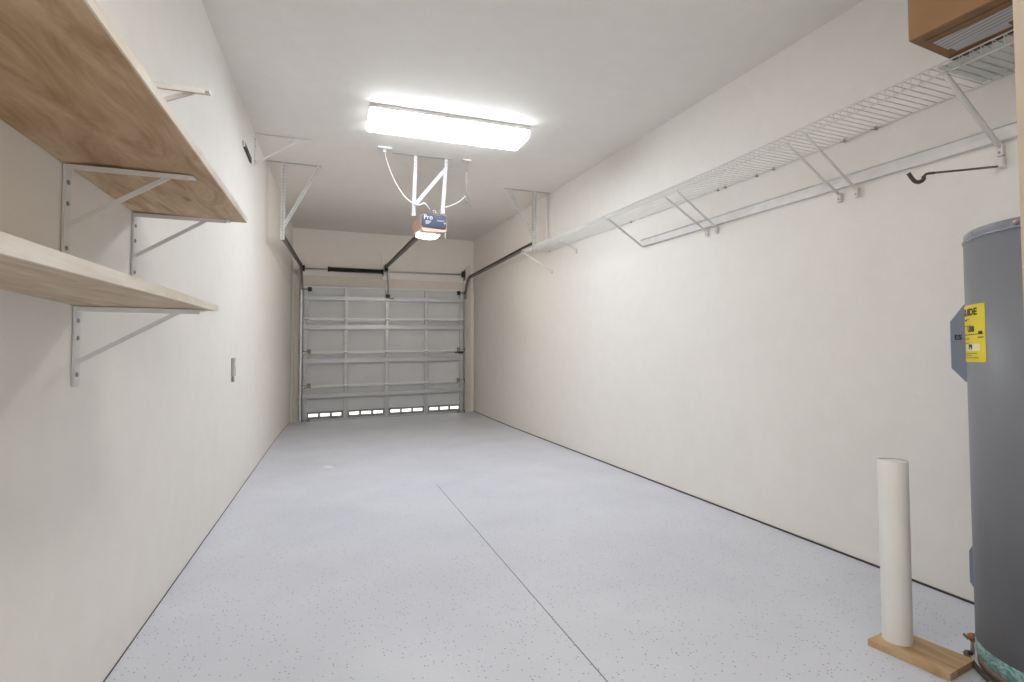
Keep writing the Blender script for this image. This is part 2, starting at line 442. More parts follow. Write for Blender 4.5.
# ------------------------------------------------------------------ door tracks
def track(side, xv, xh, yh, zh, ztop, label):
    t = thing('door_track', (xv, DY - .04, 0), label, 'door track', 'garage door tracks')
    yv = DY - .055; R = .34
    s = side
    def channel(pts):
        mb = MB()
        mb_pts = [Vector(p) for p in pts]
        for a, b in zip(mb_pts, mb_pts[1:]):
            d = (b - a).normalized(); X = Vector((1, 0, 0)); n = d.cross(X).normalized()
            a2 = a - d * .001; b2 = b + d * .001
            mid = (a2 + b2) / 2; L = (b2 - a2).length / 2
            mb.obox(mid + X * s * .014, d * L, X * .0015, n * .024)          # web
            mb.obox(mid + n * .024, d * L, X * .014, n * .0015)              # flanges
            mb.obox(mid - n * .024, d * L, X * .014, n * .0015)
        return mb
    obj('vertical_rail', channel([(xv, yv, .01), (xv, yv, ztop - R)]), M['galv'], t)
    arc = []
    sl = (ztop - zh) / (yv - R - yh)
    for i in range(11):
        a = i / 10 * (PI / 2 - math.atan(sl) * 0)
        arc.append((xv, yv - R + R * math.cos(a), ztop - R + R * math.sin(a)))
    obj('curved_rail', channel(arc), M['dgalv'], t)
    obj('horizontal_rail', channel([(xv, yv - R, ztop), (xh, yh, zh)]), M['dgalv'], t)
    for z in (.35, .85, 1.35, 1.85):
        m = MB().rbox(xv + s * .012 - .004, xv + s * .012 + .004, yv, YB - .001, z - .03, z + .03, .002)
        m.rbox(min(xv + s * .012, xv + s * .05), max(xv + s * .012, xv + s * .05), YB - .034, YB - .029, z - .03, z + .03, .002)
        obj('jamb_bracket', m, M['galv'], t)
    ang = MB().box(xv + s * .016 - .002, xv + s * .016 + .002, yv + .024, YB - .031, .01, ztop - R + .02)
    obj('jamb_angle', ang, M['galv'], t)
    return t
track(-1, -.487, -.485, 5.66, 2.15, 2.405, 'steel door track along the left wall ending at a slotted hanger')
track(1, 2.226, 2.200, 5.74, 2.235, 2.315, 'steel door track curving up beside the right wall under the wire shelf')

WARP[0] = False
# ------------------------------------------------------------------ torsion spring assembly
SZ, SY = 2.435, 9.235
t = thing('torsion_spring_assembly', (.80, SY, SZ), 'dark torsion spring and long shaft above the garage door', 'spring')
obj('shaft', MB().tube([(-.50, SY, SZ), (2.225, SY, SZ + .03)], .013, 12), M['galv'], t)
pts = []
for i in range(46 * 10 + 1):
    a = 2 * PI * i / 10; x = -.06 + .835 * i / 460
    pts.append((x, SY + .032 * math.cos(a), SZ + .006 + .032 * math.sin(a)))
m = MB().tube(pts, .0078, 6); m.lathe((0, SY, SZ + .006), [(.024, -.06), (.024, .775)], 16, 'x')
obj('spring', m, M['spring'], t)
for x in (-.075, .785):
    obj('winding_cone', MB().lathe((x, SY, SZ + .006), [(.045, -.018), (.045, .0), (.036, .018)], 20, 'x'), M['black'] if x < 0 else M['spring'], t)
m = MB().rbox(.800, .808, SY - .045, YB - .027, SZ - .06, SZ + .07, .003); m.rbox(.80, .87, YB - .034, YB - .027, SZ - .12, SZ + .13, .003)
obj('centre_bracket', m, M['galv'], t)
for x, s in ((-.497, -1), (2.215, 1)):
    z = SZ if s < 0 else SZ + .03
    m = MB().lathe((x - s * .03, SY, z), [(.020, -.025), (.060, -.022), (.050, -.008), (.050, .010), (.062, .018), (.020, .022)], 24, 'x')
    obj('cable_drum', m, M['black'], t)
    m = MB().rbox(x - .004, x + .004, SY - .04, YB - .0005, z - .10, z + .09, .003)
    obj('bearing_plate', m, M['dgalv'], t)
    xx = x - s * .03
    obj('lift_cable', MB().tube([(xx, SY - .05, z), (xx + s * .005, DY - .06, .06)], .0016, 5), M['dgalv'], t)

# ------------------------------------------------------------------ garage door opener and what carries it
op = thing('garage_door_opener', (.895, 5.15, 2.2), 'garage door opener with navy front panel and lit lens hanging from the ceiling', 'garage door opener')
b = MB()
body = bmesh.new()
ring = []
def oct_ring(x0, x1, z0, z1, y, r):
    return [(x0 + r, y, z0), (x1 - r, y, z0), (x1, y, z0 + r), (x1, y, z1 - r), (x1 - r, y, z1), (x0 + r, y, z1), (x0, y, z1 - r), (x0, y, z0 + r)]
secs = [(.783, 1.020, 2.160, 2.326, 5.000, .020), (.775, 1.026, 2.152, 2.330, 5.020, .022), (.752, 1.045, 2.165, 2.335, 5.20, .025), (.742, 1.05, 2.185, 2.33, 5.34, .03), (.765, 1.03, 2.195, 2.31, 5.36, .03)]
vs = [[body.verts.new(p) for p in oct_ring(*q)] for q in secs]
for A, B2 in zip(vs, vs[1:]):
    for i in range(8): body.faces.new((A[i], A[(i + 1) % 8], B2[(i + 1) % 8], B2[i]))
body.faces.new(vs[0]); body.faces.new(vs[-1][::-1])
obj('housing', body, M['salmon'], op)
fp = obj('front_panel', MB().prism([(-.120, -.044), (-.104, -.060), (.102, -.072), (.118, -.056), (.122, .042), (.104, .060), (-.09, .068), (-.112, .054)], (.897, 4.988, 2.258), (1, 0, 0), (0, 0, 1), (0, .013, 0)), M['navy'], op, bevel=.004)
obj('panel_seam', MB().box(.905, .908, 4.984, 4.988, 2.200, 2.318), M['black'], fp)
def front_text(txt, size, x, z, y=4.9872):
    bm = text_bm(txt, size, .0006)
    bmesh.ops.transform(bm, matrix=Matrix.Translation((x, y, z)) @ Matrix.Rotation(PI / 2, 4, 'X'), verts=bm.verts[:]); return bm
obj('lettering', front_text('Pro', .060, .842, 2.290), M['silver'], fp)
m = MB()
for i in range(3): m.box(.815, .815 + .055 - i * .01, 4.9862, 4.9872, 2.252 - i * .011, 2.256 - i * .011)
obj('print_line', m, M['silver'], fp)
obj('script_mark', MB().tube([(.925 + .0055 * k, 4.9868, 2.262 + .007 * math.sin(k * 1.9) * (1.5 if k == 0 else 1)) for k in range(13)], .0022, 5), M['silver'], fp)
obj('button', MB().lathe((1.000, 4.988, 2.243), [(.007, -.004), (.009, .001)], 14, 'y'), M['salmon'], fp)
m = MB()
prof = [(-.130, 0), (-.122, -.008), (-.09, -.017), (-.05, -.023), (0, -.025), (.04, -.022), (.07, -.015), (.088, -.006), (.092, 0)]
m.prism(prof, (.890, 5.10, 2.166), (1, 0, 0), (0, 0, 1), (0, .17, 0))
obj('light_lens', m, M['bulb'], op, 'glowing warm white lens', bevel=.006)
m = MB().rbox(.785, 1.010, 5.361, 5.385, 2.215, 2.300, .008)
obj('added_rear_glow', m, M['rearglow'], op)  # added glowing plate, unseen from the camera, lights the far end
obj('added_glow_hood', MB().rbox(.770, 1.025, 5.345, 5.465, 2.304, 2.312, .003), M['salmon'], op)  # added hood that keeps the rear glow off the ceiling
def tee(mb, a, bq, w, h):
    mb.bar(a, bq, w, .004)
    a2, b2 = Vector(a) - Vector((0, 0, h / 2)), Vector(bq) - Vector((0, 0, h / 2))
    mb.bar(a2, b2, .005, h)
    mb.bar(a2 - Vector((0, 0, h / 2)), b2 - Vector((0, 0, h / 2)), w * .6, .004)
m = MB(); tee(m, (.80, 5.33, 2.20), (.835, 9.18, 2.53), .045, .040)
obj('drive_rail', m, M['dgalv'], op)
m = MB().rbox(.815, .855, 9.165, YB - .0262, 2.490, 2.56, .004)
obj('header_bracket', m, M['dgalv'], op)
m = MB().rbox(.808, .858, 9.00, 9.13, 2.43, 2.475, .005); obj('trolley', m, M['black'], op)
m = MB().bar((.845, 9.08, 2.45), (.872, 9.145, 2.17), .026, .006, (0, 1, 0)); m.bar((.872, 9.145, 2.19), (.868, 9.165, 2.00), .026, .006, (0, 1, 0))
obj('door_arm', m, M['dgalv'], op)
obj('arm_bracket', MB().rbox(.835, .905, 9.15, 9.187, 1.985, 2.05, .004), M['black'], op)
obj('release_tag', MB().rbox(.91, .975, 9.176, 9.187, 1.975, 1.992, .002), M['red'], op, 'small red release tag')
obj('antenna_wire', MB().tube([(1.012, 5.02, 2.215), (1.012, 5.02, 2.10)], .005, 8), M['white'], op)

def perforated(p, q, w, up, t=.0028, step=.032):   # slotted angle iron: two flanges with punched holes shown as dark studs
    p, q = Vector(p), Vector(q); d = (q - p).normalized(); L = (q - p).length
    up = Vector(up); side = d.cross(up).normalized(); n = side.cross(d).normalized()
    mb = MB(); mb.obox((p + q) / 2, d * L / 2, side * w / 2, n * t / 2)
    mb.obox((p + q) / 2 + side * w / 2 - n * w / 2, d * L / 2, side * t / 2, n * w / 2)
    hb = MB(); k = step
    while k < L - step * .5:
        c = p + d * k
        hb.obox(c + n * (t * .5 + .0003), d * .008, side * .0045, n * .0004)
        hb.obox(c - n * (t * .5 + .0003), d * .008, side * .0045, n * .0004)
        k += step
    return mb, hb
def angle_part(name, parent, p, q, w, up, mat=None):
    mb, hb = perforated(p, q, w, up)
    o = obj(name, mb, mat or M['hang'], parent)
    obj('slot_holes', hb, M['screw'], o)
    return o
HY = 4.93
h = thing('opener_hanger', (.85, HY, cz(HY)), 'white slotted metal frame holding the door opener below the ceiling light', 'hanger')
angle_part('ceiling_angle', h, (.50, HY + .012, cz(HY + .012) - .004), (1.05, HY - .012, cz(HY - .012) - .004), .034, (0, 0, -1))
angle_part('strap', h, (.714, HY, cz(HY) - .006), (.704, HY + .06, 2.290), .030, (0, -1, 0))
angle_part('strap', h, (1.003, HY, cz(HY) - .006), (.975, HY + .045, 2.325), .030, (0, -1, 0))
angle_part('diagonal_brace', h, (.992, HY - .006, 2.745), (.712, HY + .012, 2.385), .030, (0, -1, 0))
obj('bolt', MB().lathe((.705, HY + .03, 2.30), [(.011, -.012), (.011, .008)], 6, 'y'), M['galv'], h)
obj('bolt', MB().lathe((.978, HY + .02, 2.34), [(.011, -.010), (.011, .008)], 6, 'y'), M['galv'], h)

def ceil_plate(x, y, w, l, name, label, cat):
    z = cz(y)
    return tag(obj(name, MB().obox((x, y, z - .0085), (w / 2, 0, 0), (0, l / 2, l / 2 * .0581), (0, 0, .008)), M['white'], bevel=.003), label, cat)
ceil_plate(.42, 4.835, .125, .085, 'ceiling_outlet', 'small white outlet plate on the ceiling left of the opener hanger', 'outlet')
def smooth(pts, n=6):
    pts = [Vector(p) for p in pts]; out = []
    for i in range(len(pts) - 1):
        p0, p1, p2, p3 = pts[max(i - 1, 0)], pts[i], pts[i + 1], pts[min(i + 2, len(pts) - 1)]
        for k in range(n):
            u = k / n
            out.append(.5 * ((2 * p1) + (-p0 + p2) * u + (2 * p0 - 5 * p1 + 4 * p2 - p3) * u * u + (-p0 + 3 * p1 - 3 * p2 + p3) * u ** 3))
    out.append(pts[-1]); return out
cord = thing('power_cord', (.42, 4.86, 2.82), 'white power cord looping from the ceiling outlet down to the opener', 'cord')
obj('cable', MB().tube(smooth([(.421, 4.845, 2.815), (.439, 4.86, 2.755), (.474, 4.87, 2.655), (.528, 4.88, 2.545), (.602, 4.89, 2.443), (.668, 4.895, 2.392), (.735, 4.90, 2.372), (.79, 4.90, 2.394), (.84, 4.93, 2.352), (.87, 5.03, 2.345), (.90, 5.10, 2.343)]), .0048, 7), M['white'], cord)
obj('plug', MB().rbox(.405, .437, 4.825, 4.858, 2.800, 2.8265, .006), M['white'], cord)
hk = thing('ceiling_hook', (1.19, 4.90, cz(4.9)), 'dark hook hanging on a wire from a white ceiling plate right of the opener', 'hook')
obj('plate', MB().obox((1.19, 4.90, cz(4.9) - .006), (.04, 0, 0), (0, .03, .03 * .0581), (0, 0, .0055)), M['white'], hk, bevel=.002)
obj('strap', MB().rbox(1.186, 1.199, 4.894, 4.906, 2.735, 2.8365, .002), M['screw'], hk)
obj('wire', MB().tube([(1.192, 4.90, 2.745), (1.187, 4.90, 2.52)], .003, 6), M['galv'], hk)
obj('clip', MB().tube([(1.187, 4.90, 2.522), (1.168, 4.90, 2.485), (1.20, 4.90, 2.430), (1.222, 4.90, 2.455), (1.19, 4.90, 2.52)], .0042, 6), M['dgalv'], hk)
obj('tail', MB().tube([(1.21, 4.90, 2.44), (1.232, 4.90, 2.395)], .0022, 5), M['dgalv'], hk)
m = MB().tube(smooth([(1.185, 4.897, 2.508), (1.127, 4.895, 2.447), (1.06, 4.90, 2.405), (.985, 4.92, 2.375), (.937, 5.00, 2.352), (.915, 5.05, 2.349), (.90, 5.07, 2.375), (.925, 5.08, 2.385), (.93, 5.08, 2.352)]), .0034, 6)
tag(obj('pull_string', m, M['white']), 'thin white string tied between the ceiling hook and the top of the opener', 'string')

# ------------------------------------------------------------------ ceiling light
la = thing('ceiling_light', (.84, 3.99, cz(3.99)), 'long white lit wraparound fixture on the ceiling', 'ceiling light')
def lbox(x0, x1, y0, y1, d0, d1):
    return [(x0, y0, cz(y0) - d1), (x1, y0, cz(y0) - d1), (x1, y1, cz(y1) - d1), (x0, y1, cz(y1) - d1), (x0, y0, cz(y0) - d0), (x1, y0, cz(y0) - d0), (x1, y1, cz(y1) - d0), (x0, y1, cz(y1) - d0)]
LX0, LX1, LY0, LY1 = .230, 1.466, 3.905, 4.255
obj('housing', MB().hexa(lbox(LX0 + .004, LX1 - .004, LY0 - .012, LY1 + .006, .0005, .030)), M['white'], la)
m = MB()
pr = [(LY0, .030), (LY0 + .004, .066), (LY0 + .018, .082), (LY0 + .05, .089), ((LY0 + LY1) / 2, .091), (LY1 - .04, .090), (LY1 - .012, .085), (LY1, .072), (LY1 + .004, .030)]
L0 = [(LX0 + .012, y, cz(y) - d) for y, d in pr]; L1 = [(LX1 - .012, y, cz(y) - d) for y, d in pr]
n = len(pr)
m._add(L0 + L1, [tuple(range(n)), tuple(range(n, 2 * n))[::-1]] + [(i, i + 1, n + i + 1, n + i) for i in range(n - 1)] + [(n - 1, 0, n, 2 * n - 1)])
obj('diffuser', m, M['lamp'], la, 'glowing white diffuser')
for xa, xb in ((LX0, LX0 + .012), (LX1 - .012, LX1)):
    e0 = [(xa, y, cz(y) - d * 1.0) for y, d in pr]; e1 = [(xb, y, cz(y) - d * 1.0) for y, d in pr]
    m = MB()._add(e0 + e1, [tuple(range(n)), tuple(range(n, 2 * n))[::-1]] + [(i, (i + 1) % n, n + (i + 1) % n, n + i) for i in range(n)])
    obj('end_cap', m, M['lampend'], la)

# ------------------------------------------------------------------ plywood shelves and shelf brackets on the left wall
zt = 1.430
us = thing('plywood_shelf', (-.47, 1.2, zt), 'upper plywood shelf high on the left wall with wide knotty underside', 'shelf')
m = MB().hexa([(XL + .001, -.35, zt - .031), (-.357, -.35, zt), (-.300, 2.095, zt), (XL + .001, 2.145, zt + .008), (XL + .001, -.35, zt - .012), (-.357, -.35, zt + .019), (-.300, 2.095, zt + .019), (XL + .001, 2.145, zt + .027)])
obj('board', m, M['ply'], us)
m = MB().hexa([(-.357, -.35, zt - .0005), (-.353, -.35, zt - .0005), (-.296, 2.095, zt - .0005), (-.300, 2.095, zt - .0005), (-.357, -.35, zt + .0195), (-.353, -.35, zt + .0195), (-.296, 2.095, zt + .0195), (-.300, 2.095, zt + .0195)])
obj('front_edge', m, M['plyedge'], us, 'pale front edge')
ls = thing('plywood_shelf', (-.47, .8, 1.08), 'lower pale plywood shelf on the left wall, beneath the larger shelf', 'shelf')
m = MB()
def low(y, x, f):                        # the front edge sags towards the camera end
    return 1.081 - f * .034 * max(0, (1.70 - y)) + (1 - f) * .006 * max(0, 1.70 - y)
def th(y): return .021 - .006 * max(0, min(1, (y - .7) / 1.03))
ys = [-.35, .1, .55, 1.0, 1.35, 1.735]
a = []
for y in ys:
    a += [(XL + .001, y, low(y, 0, 0)), (-.321, y, low(y, 0, 1)), (-.321, y, low(y, 0, 1) + th(y)), (XL + .001, y, low(y, 0, 0) + th(y))]
fs = [(0, 1, 2, 3)]
for i in range(len(ys) - 1):
    for k in range(4): fs.append((4 * i + k, 4 * i + (k + 1) % 4, 4 * i + 4 + (k + 1) % 4, 4 * i + 4 + k))
q = 4 * (len(ys) - 1); fs.append((q + 3, q + 2, q + 1, q))
obj('board', m._add(a, fs), plywood('plywood_lower', (0.50, 0.38, 0.26), (0.60, 0.48, 0.35), (0.68, 0.57, 0.43)), ls)
m = MB(); a = []
for y in ys: a += [(-.321, y, low(y, 0, 1) - .0005), (-.316, y, low(y, 0, 1) - .0005), (-.316, y, low(y, 0, 1) + th(y) + .0005), (-.321, y, low(y, 0, 1) + th(y) + .0005)]
obj('front_edge', m._add(a, fs), M['plyedge'], ls, 'pale front edge')

def shelf_bracket(y, z, arm, leg, bf, lf, label, w=.036, skew=0, mat='white'):
    # wall leg, arm under the shelf, diagonal brace; y = centre along the wall, z = top of the arm
    t = thing('shelf_bracket', (XL, y, z), label, 'shelf bracket', 'white shelf brackets on the left wall')
    x0 = XL + .0012
    lg = obj('wall_leg', MB().rbox(x0, x0 + .0045, y - w / 2, y + w / 2, z - leg, z, .0015), M[mat], t, bevel=0)
    obj('edge_lip', MB().box(x0, x0 + .0056, y - w / 2 - .0012, y - w / 2 + .0010, z - leg + .004, z - .003), M[mat], lg)
    aw = w * .85
    ar = MB().hexa([(x0 + .004, y - aw / 2, z - .0045), (XL + arm, y - aw / 2 + skew, z - .0045), (XL + arm, y + aw / 2 + skew, z - .0045), (x0 + .004, y + aw / 2, z - .0045), (x0 + .004, y - aw / 2, z - .0006), (XL + arm, y - aw / 2 + skew, z - .0006), (XL + arm, y + aw / 2 + skew, z - .0006), (x0 + .004, y + aw / 2, z - .0006)])
    ao = obj('arm', ar, M[mat], t)
    obj('edge_lip', MB().box(x0 + .004, XL + arm - .01, y - aw / 2 - .0012, y - aw / 2 + .0012, z - .014, z - .001), M[mat], ao) if skew == 0 else None
    obj('brace', MB().bar((x0 + .006, y, z - leg * lf), (XL + arm * bf, y + skew * bf, z - .006), .011, .006, (0, 1, 0)), M[mat], t)
    for f in (.18, .40, .86):
        obj('screw', MB().lathe((x0 + .0045, y - .002, z - leg * f), [(.0060, 0), (.0060, .0020), (.0035, .0036)], 12, 'x'), M['screw'], lg)
    for f in (.22, .34, .66, .90):
        obj('screw', MB().lathe((XL + arm * f, y + skew * f, z - .0070), [(.003, 0), (.0055, .0014), (.0055, .0026)], 12, 'z'), M['screw'], ao)
    return t
shelf_bracket(1.615, zt, .285, .245, .79, .62, 'white bracket under the middle of the upper plywood shelf, nearest the camera')
shelf_bracket(2.098, zt + .004, .292, .232, .74, .62, 'white bracket under the far end of the upper plywood shelf')
shelf_bracket(1.692, 1.080, .300, .208, .80, .70, 'white bracket under the far end of the lower plywood shelf')
shelf_bracket(1.662, 1.690, .308, .200, .88, .62, 'bare white bracket above the upper plywood shelf with nothing on it')
shelf_bracket(4.87, cz(4.87) - .004, .475, .270, .75, .93, 'bare white bracket at the top of the left wall touching the ceiling', w=.030)

# black slotted bar beside that bracket
t = thing('slotted_bar', (XL, 4.45, 2.50), 'short black slotted bar with white ends high on the left wall', 'bar')
m = MB(); x0, x1 = XL + .001, XL + .014
ya, yb, za, zb = 4.30, 4.62, 2.505, 2.545
m.box(x0, x1, ya, yb, za, za + .013); m.box(x0, x1, ya, yb, zb - .013, zb); m.box(x0, x1, ya, ya + .04, za + .013, zb - .013); m.box(x0, x1, yb - .17, yb, za + .013, zb - .013)
obj('body', m, M['black'], t)
for y in (ya - .05, yb + .001): obj('end_cap', MB().rbox(x0, x1, y, y + .049, za + .004, zb - .004, .004), M['white'], t)

# wall control box
t = thing('wall_control', (XL, 4.0, .85), 'small grey control box at mid height on the left wall', 'wall control')
obj('box', MB().rbox(XL + .0008, XL + .020, 3.965, 4.025, .832, .955, .004), M['plate'], t)
obj('button', MB().rbox(XL + .020, XL + .024, 3.98, 4.01, .90, .935, .0015), M['white'], t)
obj('lever', MB().rbox(XL + .0008, XL + .016, 3.978, 4.002, .795, .832, .003), M['screw'], t)

# ------------------------------------------------------------------ slotted track hangers at the ceiling
def track_hanger(x0, x1, y, xv, zv, xd, zd, label):
    t = thing('track_hanger', (xv, y, cz(y)), label, 'hanger', 'slotted track hangers')
    angle_part('ceiling_angle', t, (x0, y, cz(y) - .004), (x1, y, cz(y) - .004), .034, (0, 0, -1))
    angle_part('strap', t, (xv, y, cz(y) - .007), (xv - .004, y, zv), .040, (0, -1, 0))
    angle_part('diagonal_brace', t, (xd, y - .008, cz(y) - .012), (xv + .004, y - .008, zd), .034, (0, -1, 0))
track_hanger(XL + .015, -.125, 5.63, -.478, 2.12, -.148, 2.24, 'white slotted hanger holding the left door track to the ceiling')
track_hanger(1.83, XR - .015, 5.715, 2.205, 2.20, 1.895, 2.32, 'white slotted hanger holding the right door track behind the wire shelf')

# ------------------------------------------------------------------ wire shelves on the right wall
XF = XR - .305
KN = [(0.0, 1.992), (1.2, 2.012), (2.5, 2.047), (3.85, 2.116), (5.9, 2.230)]
def dz(y):
    for (a, b), (c, d) in zip(KN, KN[1:]):
        if y <= c: return b + (d - b) * (y - a) / (c - a)
    return KN[-1][1]
def wire_shelf(y0, y1, label, clips, back0):
    t = thing('wire_shelf', (XR, (y0 + y1) / 2, dz((y0 + y1) / 2)), label, 'wire shelf', 'white wire shelves on the right wall')
    N = 14; yy = [y0 + (y1 - y0) * i / N for i in range(N + 1)]
    r = .0031
    obj('front_top_rail', MB().tube([(XF, y, dz(y) + .008) for y in yy], r, 8), M['wire'], t)
    obj('front_bottom_rail', MB().tube([(XF + .003, y, dz(y) - .031) for y in yy], r, 8), M['wire'], t)
    obj('back_rail', MB().tube([(XR - .008, y, dz(y) - .0045) for y in yy if True], r, 8), M['wire'], t)
    m = MB(); n = int((y1 - y0) / .0335)
    for i in range(n + 1):
        y = y0 + (y1 - y0) * i / n; z = dz(y)
        m.tube([(XR - .004, y, z), (XF + .006, y, z + .008), (XF - .001, y, z + .004), (XF + .001, y, z - .031)], .0017, 5)
    obj('wire_deck', m, M['wire'], t)
    for y in clips:
        z = dz(y)
        m = MB().rbox(XR - .012, XR - .0006, y - .006, y + .006, z - .013, z + .004, .002)
        m.tube([(XR - .011, y - .018, z - .010), (XR - .013, y, z - .012), (XR - .011, y + .022, z - .002)], .002, 6)
        obj('wall_clip', m, M['screw'], t, 'dark wall clip')
    return t
wire_shelf(.35, 3.84, 'long near wire shelf on the right wall with a cardboard box on it', [1.79, 1.95, 2.40, 2.53, 2.80, 2.87], 0)
wire_shelf(3.885, 5.90, 'short far wire shelf on the right wall, beyond the long one, near the door', [3.95, 5.75], 0)

def shelf_brace(yf, yw, zw, r, label, clip=True, zdrop=.034, grey=False):
    t = thing('shelf_brace', (XR, yw, zw), label, 'shelf brace', 'diagonal braces under the wire shelves')
    zf = dz(yf) - zdrop - .006
    p, q = Vector((XF + .002, yf, zf)), Vector((XR - .014, yw, zw + .012))
    d = (q - p).normalized()
    obj('tube', MB().tube([p - Vector((0, 0, -.004)), p + d * .012, q - d * .01, q], [r * .7, r, r, r * .8], 10), M['wire'], t)
    obj('lip_hook', MB().tube([p + Vector((0, -.008, .006)), p + Vector((-.008, 0, .004)), p + Vector((0, .008, .006))], .004, 6), M['wire'], t)
    if clip:
        m = MB().rbox(XR - .020, XR - .0006, yw - .011, yw + .011, zw - .024, zw + .022, .004)
        o = obj('wall_clip', m, M['wire'], t)
        obj('screw', MB().lathe((XR - .020, yw, zw - .010), [(.002, -.0018), (.0048, -.0006), (.0048, .0005)], 10, 'x'), M['screw'], o)
    return t
shelf_brace(1.304, 1.303, 1.733, .0098, 'thick brace under the wire shelf beside the cardboard box, above the brown hook')
shelf_brace(1.905, 1.888, 1.748, .0066, 'right one of the nearest close-set pair of diagonal shelf braces')
shelf_brace(2.016, 1.981, 1.750, .0066, 'left one of the nearest close-set pair of diagonal shelf braces')
shelf_brace(2.895, 2.882, 1.798, .0066, 'right one of the farther close-set pair of diagonal shelf braces')
shelf_brace(3.036, 2.983, 1.800, .0066, 'left one of the farther close-set pair of diagonal shelf braces')
shelf_brace(3.805, 3.788, 1.868, .0085, 'brace at the far tip of the white wall rail', clip=False)
shelf_brace(4.82, 5.02, 2.075, .006, 'short brace under the middle of the far wire shelf', clip=True)
shelf_brace(5.82, 5.68, 1.960, .006, 'thin brace at the far end of the far wire shelf by the door track', clip=True)

# painted wall rail (cleat) under the wire shelf
def zl(y): return 1.793 + .0405 * (y - 1.257)
t = thing('wall_rail', (XR, 2.0, zl(2)), 'long white painted two-step wooden rail along the right wall under the wire shelf', 'wall rail')
def long_strip(x0, x1, y0, y1, dz0, dz1):
    return MB().hexa([(x0, y0, zl(y0) + dz0), (x1, y0, zl(y0) + dz0), (x1, y1, zl(y1) + dz0), (x0, y1, zl(y1) + dz0), (x0, y0, zl(y0) + dz1), (x1, y0, zl(y0) + dz1), (x1, y1, zl(y1) + dz1), (x0, y1, zl(y1) + dz1)])
obj('top_lip', long_strip(XR - .019, XR - .0005, .40, 3.80, .027, .036), M['cleat'], t, bevel=.0015)
obj('upper_strip', long_strip(XR - .008, XR - .0005, .40, 3.80, .0002, .027), M['cleat'], t)
obj('lower_strip', long_strip(XR - .021, XR - .0005, .40, 3.78, -.028, .0002), M['cleat'], t, bevel=.002)

# utility hook hanging from the nearest clip
t = thing('hanging_hook', (XR, 1.305, 1.66), 'brown rubber-tipped storage hook swinging from a white clip below the thick brace', 'hook')
d = Vector((-.854, .52, 0)); b0 = Vector((XR - .013, 1.305, 1.672))
def hp(s_, z): return b0 + d * s_ + Vector((0, 0, z))
obj('rod', MB().tube(smooth([hp(0, 0), hp(.10, -.004), hp(.20, -.007), hp(.236, -.0085)], 4), .0042, 8), M['rod'], t)
obj('rubber_tip', MB().tube(smooth([hp(.216, -.008), hp(.243, -.010), hp(.253, -.020), hp(.256, -.032), hp(.268, -.040), hp(.282, -.038), hp(.294, -.024), hp(.306, -.002)], 5), [.0050] * 10 + [.0074] * 26, 10), M['rubber'], t)
m = MB().rbox(XR - .022, XR, 1.290, 1.320, 1.664, 1.707, .006)
obj('clip', m, M['wire'], t)

# ------------------------------------------------------------------ cardboard box on the wire shelf
ang = math.radians(6.5)
bx = thing('cardboard_box', (2.1, 1.0, 2.02), 'brown cardboard box on the near end of the long wire shelf', 'box')
o0 = Vector((1.866, 1.268, 2.0275)); U = Vector((math.cos(ang), math.sin(ang), 0)); V = Vector((math.sin(ang), -math.cos(ang), 0)); W = Vector((0, 0, 1))
BW, BL, BH = .46, .62, .33
def bq(x0, x1, y0, y1, z0, z1):
    P = lambda x, y, z: o0 + U * x + V * y + W * z
    return [P(x0, y0, z0), P(x1, y0, z0), P(x1, y1, z0), P(x0, y1, z0), P(x0, y0, z1), P(x1, y0, z1), P(x1, y1, z1), P(x0, y1, z1)]
obj('carton', MB().hexa(bq(0, BW, 0, BL, .004, BH)), M['card'], bx, bevel=.003)
obj('flap', MB().hexa(bq(.006, BW / 2 - .001, .004, BL - .004, .001, .004)), M['carddk'], bx, 'darker bottom flap')
obj('flap', MB().hexa(bq(BW / 2 + .001, BW - .006, .004, BL - .004, .001, .004)), M['carddk'], bx)
obj('flap_crease', MB().hexa(bq(.040, .044, .030, BL - .02, .0004, .0012)), M['ink'], bx)
obj('film_strip', MB().hexa(bq(.078, .170, .035, BL - .03, -.0002, .0012)), M['tape'], bx, 'grey striped film strip')
obj('paper_label', MB().hexa(bq(.160, .205, .045, .20, -.0006, .0008)), M['plate'], bx)

m = MB()
n = 10
for i in range(n):
    a, b = .42 + .93 * i / n, .42 + .93 * (i + 1) / n
    m.hexa([(XF + .03, a, dz(a) + .0102), (XR - .02, a, dz(a) + .0030), (XR - .02, b, dz(b) + .0030), (XF + .03, b, dz(b) + .0102), (XF + .03, a, dz(a) + .0118), (XR - .02, a, dz(a) + .0048), (XR - .02, b, dz(b) + .0048), (XF + .03, b, dz(b) + .0118)])
tag(obj('shelf_liner', m, simple('grey_green_sheet', (.62, .63, .58), .6, var=.06)), 'thin grey-green sheet lying on the wire shelf beneath the cardboard box', 'sheet')
# ------------------------------------------------------------------ water heater
HX, HYc, HR = 2.118, .972, .258
zf = fz(HYc)
wh = thing('water_heater', (HX, HYc, zf), 'tall grey electric water heater standing in the right corner', 'water heater')
obj('base_pad', MB().lathe((HX, HYc, 0), [(HR * .985, zf + .0005), (HR * .992, zf + .032)], 64), M['pad'], wh, 'brown stained base ring')
obj('corroded_band', MB().lathe((HX, HYc, 0), [(HR * .99, zf + .032), (HR + .001, zf + .036), (HR + .001, .050), (HR * .995, .052)], 64), M['teal'], wh, 'teal corroded bottom band')
obj('tank', MB().lathe((HX, HYc, 0), [(HR, .050), (HR, 1.318)], 96), M['tank'], wh)
obj('top_rim', MB().lathe((HX, HYc, 0), [(HR - .004, 1.316), (HR + .003, 1.318), (HR + .003, 1.324), (HR - .001, 1.326), (HR - .001, 1.343), (HR - .006, 1.349), (HR - .03, 1.352), (.05, 1.362)], 96), M['rim'], wh, 'bluish steel top rim')
